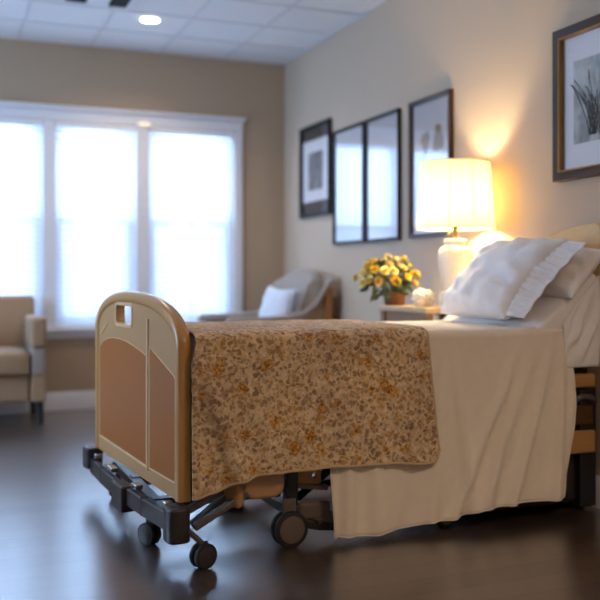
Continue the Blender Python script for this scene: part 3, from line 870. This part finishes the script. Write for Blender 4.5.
# back pillow leaning on the headboard
bp_ = obj('pillow', pillow_mesh((2.60, 4.04, .99), (2.60, 3.30, .98), (2.77, 4.04, 1.17), (2.77, 3.26, 1.20), .13, seed=4, wr=.8), M['white_cotton'], smooth=180)
tag(bp_, 'white pillow tucked behind the ruffled pillow against the headboard', 'pillow', 'white pillows on the bed')
fp = obj('pillow', pillow_mesh((2.40, 4.11, .885), (2.355, 3.47, .885), (2.665, 3.99, 1.235), (2.63, 3.36, 1.245), .21, seed=1.3, wr=1.6), M['white_cotton'], smooth=180)
tag(fp, 'large white pillow with a pleated flange leaning at the head of the bed', 'pillow', 'white pillows on the bed')
bm = B()
def flange(u, v):
    a = Vector((2.355, 3.475, .885)); b = Vector((2.63, 3.365, 1.245))
    e = a.lerp(b, .04+.94*v); N = Vector((-.75, -.1, .62)).normalized()
    out = Vector((.03, -.098, -.012))
    curve = .028*math.sin(PI*v)
    return e + out*u + Vector((0, curve, 0)) + N*(.030*(1-u)**2*math.sin(PI*v)+.011*math.sin(v*88)*math.sin(PI*min(1, u*1.1))+.004*math.sin(v*31+1)*u)
grid(bm, 12, 110, flange)
obj('flange', bm, M['white_cotton'], fp, smooth=180, solid=.005, label='pleated flange strip')

# ------------------------------------------------------------------ nightstand, lamp, flowers, box
NZ = .91
ns = thing('nightstand', 'light oak bedside table behind the bed under the lamp', 'table', (2.60, 4.50, 0))
obj('tabletop', box(B(), -.23, .225, -.285, .285, NZ-.032, NZ), M['table_wood'], ns, bevel=.008, segs=3)
for xx in (-.195, .19):
    for yy in (-.245, .25):
        obj('leg', box(B(), xx-.024, xx+.024, yy-.024, yy+.024, 0, NZ-.032), M['table_leg'], ns, bevel=.005)
for a in ((-.205, -.185, -.22, .225), (.18, .20, -.22, .225)):
    obj('apron', box(B(), *a, NZ-.11, NZ-.032), M['table_leg'], ns, bevel=.003)
obj('apron', box(B(), -.17, .165, .24, .26, NZ-.06, NZ-.032), M['table_leg'], ns, bevel=.003)
obj('shelf', box(B(), -.20, .195, -.25, .255, .30, .325), M['table_wood'], ns, bevel=.005)

LX, LY = 2.612, 4.312
lamp = thing('table_lamp', 'lit table lamp with cream shade and white woven ceramic base', 'lamp', (LX, LY, NZ))
obj('foot', lathe(B(), [(.086, .0), (.09, .006), (.09, .07), (.084, .082), (.07, .09), (.05, .092)], n=40), M['glaze'], lamp, smooth=50)
prof = [(.05, .09), (.062, .094), (.068, .11), (.078, .15), (.089, .20), (.095, .25), (.096, .285), (.09, .312), (.074, .33), (.06, .336), (.06, .35), (.066, .356), (.066, .366), (.05, .372), (.02, .374)]
bm = B(); n = 48; lay = bm.loops.layers.uv.verify(); R_ = []
for r, z in prof: R_.append([bm.verts.new((r*math.cos(2*PI*k/n), r*math.sin(2*PI*k/n), z)) for k in range(n)])
for i, (a, b) in enumerate(zip(R_, R_[1:])):
    for k in range(n):
        f = bm.faces.new((a[k], a[(k+1) % n], b[(k+1) % n], b[k]))
        for l, (kk, zz) in zip(f.loops, ((k, i), (k+1, i), (k+1, i+1), (k, i+1))): l[lay].uv = (kk/n, prof[zz][1]/.28)
obj('jar', bm, M['ceramic'], lamp, smooth=60)
obj('neck', lathe(B(), [(.02, .37), (.022, .385), (.013, .39), (.013, .43), (.02, .44), (.02, .50), (.012, .51)], n=20), M['brass'], lamp)
bm = B(); bar(bm, (-.06, -.03, .398), (-.012, -.004, .402), .012, .012); lathe(bm, [(.004, -.012), (.018, -.008), (.018, .008), (.004, .012)], c=(-.062, -.032, .398), n=14)
obj('switch', bm, M['brass'], lamp, label='dark turn switch')
obj('bulb', lathe(B(), [(.012, .51), (.02, .53), (.031, .565), (.03, .585), (.018, .605), (.003, .61)], n=20), M['bulb'], lamp, smooth=180)
bm = B(); n = 96; sb, stp = (.213, .432), (.187, .79); rows = []
for i in range(9):
    u = i/8; r = sb[0]+(stp[0]-sb[0])*u; z = sb[1]+(stp[1]-sb[1])*u
    rows.append([bm.verts.new(((r+.0012*math.cos(k*PI))*math.cos(2*PI*k/n), (r+.0012*math.cos(k*PI))*math.sin(2*PI*k/n), z)) for k in range(n)])
for a, b in zip(rows, rows[1:]):
    for k in range(n): bm.faces.new((a[k], a[(k+1) % n], b[(k+1) % n], b[k]))
sh = obj('lamp_shade', bm, M['shade'], lamp, smooth=180, label='glowing cream fabric shade')
for r, z in (sb, stp):
    bm = B(); tube(bm, [(r*math.cos(2*PI*k/64), r*math.sin(2*PI*k/64), z) for k in range(65)], .004, 8)
    obj('shade_trim', bm, M['shade_trim'], sh, smooth=180)
for k in range(10):
    a = 2*PI*k/10+.25; bm = B()
    tube(bm, [((sb[0]+.001)*math.cos(a), (sb[0]+.001)*math.sin(a), sb[1]), ((stp[0]+.001)*math.cos(a), (stp[0]+.001)*math.sin(a), stp[1])], .0018, 6)
    obj('shade_rib', bm, M['shade_trim'], sh, smooth=180)
bm = B()
for k in range(3):
    a = 2*PI*k/3; tube(bm, [(0, 0, .765), (.10*math.cos(a), .10*math.sin(a), .775), (stp[0]*math.cos(a), stp[0]*math.sin(a), .788)], .002, 6)
tube(bm, [(.012, 0, .51), (.055, 0, .58), (.05, 0, .68), (0, 0, .765), (-.05, 0, .68), (-.055, 0, .58), (-.012, 0, .51)], .002, 6)
obj('harp', bm, M['brass'], lamp, smooth=180)
obj('finial', lathe(B(), [(.004, .765), (.010, .775), (.006, .785), (.011, .80), (.002, .815)], n=14), M['brass'], lamp, smooth=180)
L = bpy.data.lights.new('lamp_glow', 'POINT'); L.energy = 23; L.color = (1, .81, .47); L.shadow_soft_size = .05
lo = bpy.data.objects.new('lamp_glow', L); COL.objects.link(lo); lo.parent = lamp; lo.location = (0, 0, .565)

# flowers
fl = thing('flower_basket', 'bouquet of yellow roses in a small brown basket on the bedside table', 'flowers', (2.445, 4.71, NZ))
obj('basket', lathe(B(), [(.05, 0), (.058, .004), (.066, .05), (.072, .072), (.068, .076), (.06, .06), (.02, .055)], n=28), M['basket'], fl, smooth=60)
def rose_mesh(nm, r, mats):
    bm = B(); rr = random.Random(int(r*1e4))
    for ringi, (cnt, ro, op) in enumerate(((3, .35, .15), (5, .62, .55), (6, .95, 1.0))):
        for k in range(cnt):
            a0 = 2*PI*k/cnt+ringi*.6+rr.uniform(-.2, .2)
            def P(u, v):
                a = a0+(u-.5)*(2*PI/cnt*1.35)
                rad = r*ro*(.35+.65*v**.7)*(1+.1*math.sin(u*PI)); z = r*(-.25+ .95*v*(1-.45*op)+.12*math.sin(u*PI)) + r*.15*(1-op)
                rad += r*.22*op*max(0, v-.7)
                return (rad*math.cos(a), rad*math.sin(a), z)
            grid(bm, 4, 4, P)
    lathe(bm, [(.05*r, -.45*r), (.3*r, -.3*r), (.35*r, -.1*r)], n=8)
    return bm
protos = []
for nm, r, m in (('a', .030, 'petal_yellow'), ('b', .027, 'petal_cream'), ('c', .022, 'petal_peach')):
    protos.append(obj('flower', rose_mesh(nm, r, m), M[m], fl, smooth=180, solid=.0012))
rr = random.Random(21); stems = B(); placed = []
centre = Vector((-.045, -.01, .15))
k = 0
while len(placed) < 34 and k < 4000:
    k += 1
    d = Vector((rr.gauss(0, 1), rr.gauss(0, 1), rr.gauss(.35, .8))).normalized()
    if d.z < -.25: continue
    p = centre + Vector((d.x*.185, d.y*.12, d.z*.125))*rr.uniform(.86, 1.08)
    if any((p-q).length < .041 for q in placed): continue
    placed.append(p)
    i = len(placed)-1
    pr = protos[i] if i < 3 else protos[(0, 1, 0, 1, 0, 2)[i % 6]].copy()
    if i >= 3: COL.objects.link(pr)
    pr.parent = fl; pr.location = p
    pr.rotation_euler = (Vector((d.x, d.y, d.z+.35))).to_track_quat('Z', 'Y').to_euler()
    if i >= 3: pr.scale = (rr.uniform(.85, 1.15),)*3
    tube(stems, [(p.x*.12, p.y*.12, .04), (p.x*.5, p.y*.5, .04+p.z*.4), tuple(p-d*.012)], .0022, 5)
obj('stems', stems, M['leaf'], fl, smooth=180)
bm = B()
for k in range(150):
    d = Vector((rr.gauss(0, 1), rr.gauss(0, 1), rr.gauss(.1, .8))).normalized()
    p = centre + Vector((d.x*.15, d.y*.11, d.z*.12))*rr.uniform(.55, 1.0)
    if p.z < .05: p.z = .05+rr.random()*.02
    ax = (d+Vector((rr.uniform(-.6, .6), rr.uniform(-.6, .6), rr.uniform(-.7, .3)))).normalized(); sd = ax.cross(Vector((rr.random(), rr.random(), rr.random()))).normalized(); up = ax.cross(sd)
    Lf, Wf = rr.uniform(.04, .065), rr.uniform(.011, .017)
    ctr = [bm.verts.new(p+ax*Lf*t_+up*.010*math.sin(PI*t_)) for t_ in (0, .3, .65, 1)]
    for s_ in (-1, 1):
        e1 = bm.verts.new(p+ax*Lf*.3+sd*s_*Wf+up*.004); e2 = bm.verts.new(p+ax*Lf*.65+sd*s_*Wf*.85+up*.005)
        bm.faces.new((ctr[0], ctr[1], e1)); bm.faces.new((ctr[1], ctr[2], e2, e1)); bm.faces.new((ctr[2], ctr[3], e2))
obj('foliage', bm, M['leaf'], fl, smooth=180, solid=.0008)

# crumpled cream tissue in a small open dish between flowers and lamp
t = thing('tissue_holder', 'small dish of crumpled cream tissue between the yellow flowers and the lamp', 'tissue', (2.50, 4.47, NZ))
obj('dish', lathe(B(), [(.035, 0), (.048, .004), (.058, .03), (.055, .031), (.045, .012), (.01, .01)], n=28), M['glaze'], t, smooth=60)
for k, (tx, ty, sc) in enumerate(((-.012, .01, 1), (.022, -.012, .8))):
    bm = B(); bmesh.ops.create_icosphere(bm, subdivisions=4, radius=.045*sc)
    for v in bm.verts:
        c = v.co.copy(); n_ = c.normalized()
        v.co = Vector((tx, ty, .052)) + n_*(.040*sc*(1+.55*nz(n_.x*2.4+k*5, n_.y*2.4, n_.z*2.4)+.25*abs(nz(n_.x*7, n_.y*7+k, n_.z*7))))
        v.co.z = max(v.co.z, .014)
    obj('tissue', bm, M['tissue'], t, smooth=180)

# ------------------------------------------------------------------ armchairs
def cushion_box(bm, x0, x1, y0, y1, z0, z1, puff=.02, n=14):
    def side(f):
        grid(bm, n, n, f)
    L = lambda a, b, t_: a+(b-a)*t_
    bulge = lambda u, v: puff*(max(0, (1-(2*u-1)**4)*(1-(2*v-1)**4)))**.7
    side(lambda u, v: (L(x0, x1, u), L(y0, y1, v), z1+bulge(u, v))); side(lambda u, v: (L(x0, x1, u), L(y0, y1, v), z0))
    side(lambda u, v: (x0-bulge(u, v)*.7, L(y0, y1, u), L(z0, z1, v))); side(lambda u, v: (x1+bulge(u, v)*.7, L(y0, y1, u), L(z0, z1, v)))
    side(lambda u, v: (L(x0, x1, u), y0-bulge(u, v)*.7, L(z0, z1, v))); side(lambda u, v: (L(x0, x1, u), y1+bulge(u, v)*.7, L(z0, z1, v)))
    bmesh.ops.remove_doubles(bm, verts=bm.verts, dist=.0005)
    return bm

# corner chair faces -X; local +x is the back, local y across
ac = thing('armchair', 'grey beige armchair with wooden side by the right wall in the room corner', 'armchair', (2.33, 6.76, 0))
UP = M['upholstery']
obj('seat_base', box(B(), -.30, .34, -.34, .34, .17, .38), UP, ac, bevel=.03, segs=4)
obj('seat_cushion', cushion_box(B(), -.36, .26, -.325, .325, .385, .52), UP, ac, smooth=60)
def cback(u, v):
    pass
bm = B(); n = 22; rows = []
for i in range(n+1):
    yy = -.40+.80*i/n; s_ = (yy/.40)
    top = 1.035+.105*(1-abs(s_)**2.6)
    ring_ = []
    for (dx, zf) in ((.10, 0), (.12, .4), (.19, .8), (.235, .97), (.265, 1.0), (.30, .985), (.325, .93), (.33, .6), (.33, 0)):
        z = .30+(top-.30)*zf
        wrap = -.10*abs(s_)**3 if dx < .30 else -.03*abs(s_)**3
        ring_.append(bm.verts.new((dx+wrap+.10, yy, z)))
    rows.append(ring_)
for a, b in zip(rows, rows[1:]):
    for k in range(len(a)-1): bm.faces.new((a[k], a[k+1], b[k+1], b[k]))
    bm.faces.new((a[-1], a[0], b[0], b[-1]))
bm.faces.new(rows[0]); bm.faces.new(rows[-1][::-1])
obj('backrest', bm, UP, ac, smooth=60)
for s_ in (-1, 1):
    yc = s_*.385
    # sweeping padded arm from the front tip up to the back
    prof = [(-.405, .735), (-.38, .748), (-.30, .752), (-.1, .752), (.08, .765), (.20, .80), (.29, .87), (.35, .96), (.39, 1.03), (.43, 1.06)]
    bm = B(); rows = []
    for x, z in prof:
        e = 1 if x > -.39 else .6
        rows.append([bm.verts.new((x, yc+dy*e, z+dz*e)) for dy, dz in ((-.055, -.03), (-.062, 0), (-.045, .022), (0, .03), (.045, .022), (.062, 0), (.055, -.03))])
    for a, b in zip(rows, rows[1:]):
        for k in range(7): bm.faces.new((a[k], a[(k+1) % 7], b[(k+1) % 7], b[k]))
    bm.faces.new(rows[0]); bm.faces.new(rows[-1][::-1])
    obj('arm', bm, UP, ac, smooth=60)
    bm = B()
    prism(bm, [(-.34, .18), (.36, .18), (.36, .88), (.28, .82), (.18, .765), (.06, .735), (-.1, .725), (-.34, .725)], lambda a, b, t_: (a, t_, b), yc-.035, yc+.035)
    obj('arm_side', bm, M['upholstery_tan'], ac, bevel=.01, label='tan side under the arm')
    obj('wood_stile', prism(B(), [(.362, .17), (.425, .17), (.425, 1.0), (.362, .95)], lambda a, b, t_: (a, t_, b), yc-.05, yc+.05), M['chair_wood'], ac, bevel=.006, label='honey wood rear upright')
for xx, yy in ((-.27, -.33), (-.27, .33), (.39, -.36), (.39, .36)):
    bm = B(); tube(bm, [(xx, yy, .19), (xx, yy, 0)], [.026, .018], 12)
    obj('leg', bm, M['chair_leg'], ac)
tp = obj('throw_pillow', pillow_mesh((-.05-.09, .19, -.17), (.00-.03, -.17, -.17), (.02-.03, .20, .16), (.10-.02, -.16, .14), .15, n=24, wr=.6, seed=8, pinch=.12), M['cushion'], smooth=180)
tag(tp, 'pale blue square throw pillow standing on the corner armchair', 'pillow')
tp.location = (2.44, 6.62, .81)
tp.scale = (1, 1.15, 1.25)

# second armchair in front of the window at the left edge; faces the room (-Y)
a2 = thing('armchair', 'tan armchair with dark legs in front of the window at the left edge', 'armchair', (.335, 7.18, 0))
UT = M['upholstery_tan']
obj('seat_base', box(B(), -.27, .27, -.30, .30, .17, .37), UT, a2, bevel=.025, segs=4)
obj('seat_cushion', cushion_box(B(), -.255, .255, -.345, .22, .375, .53), UT, a2, smooth=60)
obj('backrest', prism(B(), [(.20, .36), (.33, .17), (.38, .90), (.365, .93), (.31, .93), (.285, .90)], lambda a, b, t_: (t_, a, b), -.355, .355), UT, a2, bevel=.03, segs=4)
for s_ in (-1, 1):
    xc = s_*.325
    obj('arm', box(B(), xc-.055, xc+.055, -.36, .24, .56, .785), UT, a2, bevel=.03, segs=4)
    bm = cushion_box(B(), xc-.045, xc+.045, -.335, .26, .37, .56, .012)
    obj('arm_pad', bm, M['upholstery'], a2, smooth=60, label='paler bulging arm panel')
    obj('arm_side', box(B(), xc-.05, xc+.05, -.33, .27, .17, .372), UT, a2, bevel=.012, segs=3)
    for yy in (-.27, .29):
        bm = B(); tube(bm, [(xc+.01*s_, yy, .18), (xc+.02*s_, yy, 0)], [.03, .022], 12)
        obj('leg', bm, M['chair_leg'], a2)

# ------------------------------------------------------------------ light, world, camera
Wd = bpy.data.worlds.new('World'); S.world = Wd; Wd.use_nodes = True
bg = Wd.node_tree.nodes['Background']; bg.inputs[0].default_value = (.46, .68, 1.0, 1); bg.inputs[1].default_value = 4.2
for i, (a, b) in enumerate(UNITS):
    L = bpy.data.lights.new('daylight_portal', 'AREA'); L.shape = 'RECTANGLE'; L.size = b-a; L.size_y = WZ1-WZ0
    L.cycles.is_portal = True
    lo = bpy.data.objects.new('daylight_portal', L); COL.objects.link(lo)
    lo.location = ((a+b)/2, YB+T+.02, (WZ0+WZ1)/2); lo.rotation_euler = (-PI/2, 0, 0)

cam = bpy.data.cameras.new('Camera'); pass
L = bpy.data.lights.new('daylight_portal', 'AREA'); L.shape = 'RECTANGLE'; L.size = LY1-LY0; L.size_y = LZ1-LZ0; L.cycles.is_portal = True
lo = bpy.data.objects.new('daylight_portal', L); COL.objects.link(lo)
lo.location = (XL-T-.02, (LY0+LY1)/2, (LZ0+LZ1)/2); lo.rotation_euler = (PI/2, 0, -PI/2)
co = bpy.data.objects.new('Camera', cam); COL.objects.link(co)
co.location = (0, 0, 1.069); co.rotation_euler = (PI/2, 0, -math.atan(378/908))
cam.sensor_width = 36; cam.lens = 908/600*36; cam.shift_x = -.03; cam.shift_y = -22/600
cam.clip_start = .05
cam.dof.use_dof = True; cam.dof.focus_distance = 3.55; cam.dof.aperture_fstop = 1.35
S.camera = co
S.view_settings.view_transform = 'Standard'; S.view_settings.look = 'None'; S.view_settings.gamma = 1
S.view_settings.use_curve_mapping = False
S.view_settings.exposure = 1.42
S.cycles.max_bounces = 10; S.cycles.diffuse_bounces = 5; S.cycles.transparent_max_bounces = 16
S.cycles.sample_clamp_indirect = 6
S.cycles.use_denoising = True
